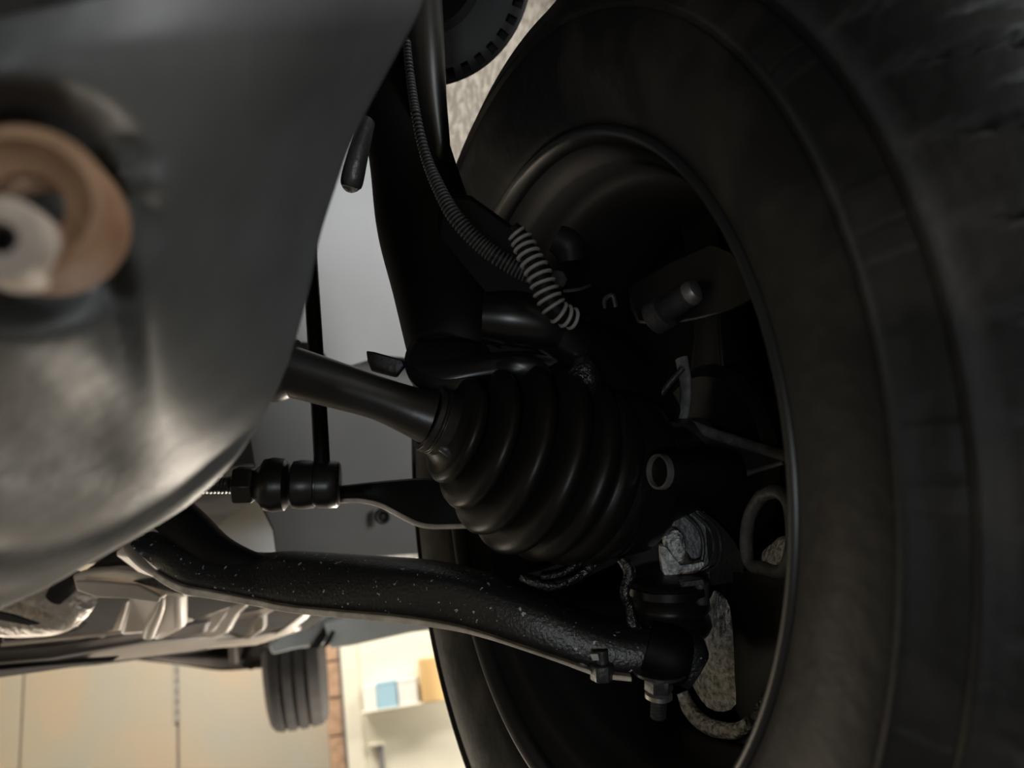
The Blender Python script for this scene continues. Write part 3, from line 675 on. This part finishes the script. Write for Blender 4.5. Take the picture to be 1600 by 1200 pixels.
obj('beam_tab', plate([(116, 908, .775), (160, 909, .775), (215, 914, .77), (250, 932, .76), (246, 942, .76), (197, 936, .765), (151, 934, .77), (120, 924, .775)], .006, 1), 'under', sf, bevel=.002)
obj('slot_shade', plate([(390, 922, .765), (430, 925, .765), (481, 938, .77), (430, 937, .77), (400, 930, .768)], .006, 2), 'under_dark', sf)  # second dark plate in place of slot shade
obj('hollow_shade', plate([(130, 893, .84), (177, 862, .84), (216, 892, .84), (210, 900, .84), (135, 900, .84)], .01), 'under_dark', sf)  # dark sheet stands in for the shade inside the hollow
obj('cross_member', plate([(183, 995, 1.0), (200, 930, .95), (250, 925, .93), (281, 930, .93), (282, 984, .99), (243, 1004, 1.03), (228, 990, 1.02)], .03), 'under', sf, bevel=.008)
obj('gusset_fold', tube([(256, 926, .93, 3), (250, 950, .95, 7), (238, 975, .98, 10), (232, 992, 1.0, 9)], 5, 16), 'under', sf)
# car floor pan with swage ribs
fp = thing('car_floor_pan', 'ribbed car floor pan running back over the exhaust', 'floor pan', P(300, 1000, 1.4))
def lay(name, out, m, th=.02, bev=.004, n=1, par=fp): return obj(name, plate(out, th, n), m, par, bevel=bev)
lay('pan_dark', [(-80, 905, 1.25), (200, 925, 1.2), (420, 935, 1.2), (520, 955, 1.4), (480, 985, 1.7), (300, 1020, 1.6), (150, 1040, 1.5), (-80, 1062, 1.35)], 'under_dark', .05)  # dark sheet paints the shaded pockets between the pale ribs
lay('rib', [(275, 978, 1.15), (330, 990, 1.18), (345, 975, 1.18), (365, 945, 1.16), (395, 938, 1.16), (372, 960, 1.18), (355, 990, 1.2), (325, 1000, 1.2), (275, 990, 1.17)], 'under')
lay('rib', [(360, 962, 1.19), (400, 955, 1.2), (430, 940, 1.2), (440, 945, 1.2), (415, 962, 1.22), (360, 968, 1.21)], 'under')
lay('rib', [(395, 990, 1.22), (400, 962, 1.21), (412, 962, 1.21), (412, 985, 1.22), (385, 1002, 1.24), (370, 1002, 1.24)], 'under')
lay('rib', [(440, 985, 1.26), (470, 962, 1.25), (485, 940, 1.24), (492, 942, 1.24), (480, 966, 1.27), (450, 990, 1.29), (415, 998, 1.29)], 'under')
lay('rib', [(325, 1002, 1.2), (400, 996, 1.24), (460, 980, 1.3), (470, 985, 1.33), (400, 1008, 1.28), (320, 1014, 1.24)], 'under')
lay('rail', [(-80, 1024, 1.0), (80, 1012, 1.04), (235, 985, 1.1), (325, 972, 1.15), (320, 990, 1.17), (235, 1006, 1.14), (80, 1032, 1.08), (-80, 1044, 1.04)], 'under_mid')
lay('rail', [(-80, 1044, 1.02), (80, 1030, 1.06), (230, 1004, 1.12), (360, 994, 1.22), (400, 1000, 1.26), (300, 1018, 1.2), (120, 1040, 1.1), (-80, 1056, 1.06)], 'under')
lay('rail', [(0, 985, 1.02), (110, 975, 1.05), (130, 980, 1.06), (105, 992, 1.07), (0, 1006, 1.05)], 'under_mid')
lay('rail', [(-80, 1054, 1.0), (60, 1040, 1.05), (180, 1032, 1.08), (90, 1046, 1.08), (-80, 1070, 1.05)], 'under_dark')
lay('edge_lip', [(175, 985, 1.04), (195, 940, 1.0), (200, 940, 1.0), (185, 988, 1.05), (150, 1000, 1.08), (120, 1000, 1.08)], 'under', .006, .001)
lay('edge_lip', [(0, 1006, 1.0), (180, 988, 1.03), (240, 980, 1.05), (240, 984, 1.05), (180, 993, 1.03), (0, 1011, 1.0)], 'under', .006, .001)
mf = thing('exhaust_heat_shield', 'crumpled pale foil heat shield wrapped round the exhaust', 'heat shield', P(60, 940, .95))
obj('foil_shell', tube([(-60, 930, .95, 60), (0, 945, .95, 48), (50, 950, .94, 44), (95, 945, .93, 42), (125, 925, .92, 32)], 5, 40, sq=.9), 'foil', mf)
obj('bracket', plate([(-40, 950, .86), (20, 962, .86), (60, 976, .86), (45, 978, .86), (0, 970, .86), (-40, 964, .86)], .006), 'steel_dark', mf, bevel=.001)
obj('foil_collar', tube([(85, 935, .9, 14), (100, 915, .9, 18), (110, 895, .9, 20)], 3, 20), 'under_dark', mf)
cw = thing('front_pipe', 'curved metal pipe painted white to look lit in the gap above the arm', 'pipe', P(400, 825, .8))
obj('pipe_body', tube([(240, 960, 1.4, 50), (385, 850, 1.4, 50), (520, 760, 1.4, 50)], 6, 32), 'white', cw)  # white base colour stands in for light on the pipe
# rear axle and rear wheel
ra_ = thing('rear_axle_beam', 'dark rear axle beam crossing under the floor to the rear wheel', 'axle', P(350, 1015, 2.6))
obj('beam', tube([(190, 1018, 2.4, 10), (280, 1022, 2.5, 16), (350, 1025, 2.6, 22), (410, 1018, 2.6, 24)], 5, 20, sq=.8), 'under_dark', ra_)
obj('beam_skirt', plate([(200, 1025, 2.3), (270, 1028, 2.4), (350, 1030, 2.5), (405, 1032, 2.5), (408, 1046, 2.5), (340, 1044, 2.45), (270, 1036, 2.4)], .03), 'under_mid', ra_, bevel=.006)
obj('damper', tube([(362, 985, 2.4, 7), (364, 1010, 2.4, 7), (366, 1036, 2.4, 6)], 3, 16), 'under_mid', ra_)
obj('brake_line', tube([(370, 1030, 2.45, 4), (380, 1005, 2.45, 4), (392, 1000, 2.4, 4), (402, 990, 2.4, 3)], 6, 10), 'under_mid', ra_)
obj('trailing_arm', tube([(385, 1040, 2.5, 12), (405, 1010, 2.5, 20), (430, 980, 2.4, 20)], 5, 16), 'under_dark', ra_)
rw = thing('rear_wheel', 'dusty dark rear tyre hanging below the lift arm', 'wheel', P(462, 985, 2.75))
rc = P(462, 992, 2.75); rax = (Vector((1, .27, 0))).normalized()
rp = [(-.085, .21), (-.098, .24), (-.1, .27), (-.094, .295), (-.08, .312)]
for x0 in (-.045, -.005, .035):
    rp += [(x0-.008, .3185), (x0-.006, .310), (x0+.006, .310), (x0+.008, .3185)]
rp += [(.08, .312), (.094, .295), (.1, .27), (.098, .24), (.085, .21)]
obj('tyre', lathe(rc, rax, rp, 96), 'tyre_plain', rw, smooth=30)
obj('rim', lathe(rc, rax, [(-.09, .05), (-.09, .2), (-.08, .212), (.08, .212), (.09, .2), (.09, .05)], 64, close=True), 'rim', rw)
# two-post lift arm
la = thing('lift_arm', 'blue-grey vehicle lift arm reaching across to the rear wheel', 'lift arm', P(600, 960, 1.9))
def solid(out0, th, n=1): return plate(out0, th, n)
obj('arm_beam', solid([(505, 972, 1.95), (560, 958, 1.95), (640, 945, 1.9), (720, 932, 1.8), (760, 932, 1.75), (760, 972, 1.75), (716, 980, 1.8), (640, 990, 1.88), (550, 1010, 1.95), (515, 1015, 1.97)], .08), 'lift', la, bevel=.006)
obj('arm_head', solid([(418, 1008, 2.0), (440, 990, 2.0), (480, 970, 2.0), (515, 958, 2.0), (520, 1000, 2.0), (500, 1010, 2.0), (460, 1015, 2.0), (424, 1024, 2.0)], .09), 'lift', la, bevel=.008)
obj('arm_joint', solid([(480, 1015, 1.96), (505, 980, 1.96), (520, 976, 1.96), (498, 1014, 1.96)], .02), 'under_dark', la, bevel=.003)
obj('arm_joint', solid([(502, 1012, 1.95), (518, 985, 1.95), (527, 982, 1.95), (512, 1011, 1.95)], .02), 'under_dark', la, bevel=.003)
obj('lift_pad', lathe(P(460, 985, 2.0), Vector((0, 0, 1)), [(0, .05), (.04, .05), (.045, .045)], 32), 'under_dark', la)

ae = P(750, 953, 1.76)
lc = thing('lift_column', 'blue-grey steel post of the vehicle lift beyond the front wheel', 'lift column', (1.5, 1.75, 0))
obj('post', box(bmesh.new(), (1.36, 1.6, .02), (1.62, 1.9, 3.2)), 'lift', lc, bevel=.01)
obj('base_plate', box(bmesh.new(), (1.2, 1.45, 0), (1.78, 2.05, .02)), 'lift', lc, bevel=.004)
obj('arm_extension', sweep(bmesh.new(), [ae, Vector((1.37, 1.75, ae.z))], [.05, .06], 4), 'lift', la, bevel=.006)
# ------------------------------------------------------------------ car body around and above (unseen, added to cast the shade)
cb = thing('car_body', 'dark car body shell over the wheel and the engine bay', 'car body', (0, .3, 2.0))
def bb(name, lo, hi, m='under_dark'): return obj(name, box(bmesh.new(), lo, hi), m, cb)
bb('engine_bay_floor', (-1.25, -.7, 2.12), (-.31, .6, 2.15))
bb('engine_block', (-1.25, -.6, 1.64), (-.3, .6, 2.1))  # unseen block added to keep light off the upper tyre
bb('bonnet', (-1.3, -.9, 2.75), (.5, 1.7, 2.8))
bb('front_fender', (.44, -.5, 2.42), (.46, 1.55, 2.75))
bb('bumper', (-1.3, -.75, 1.55), (.3, -.7, 2.1))
bb('cabin_floor', (-1.5, 1.62, 1.93), (.35, 4.0, 1.96))
bb('firewall', (-1.3, 1.6, 1.93), (.36, 1.62, 2.75))
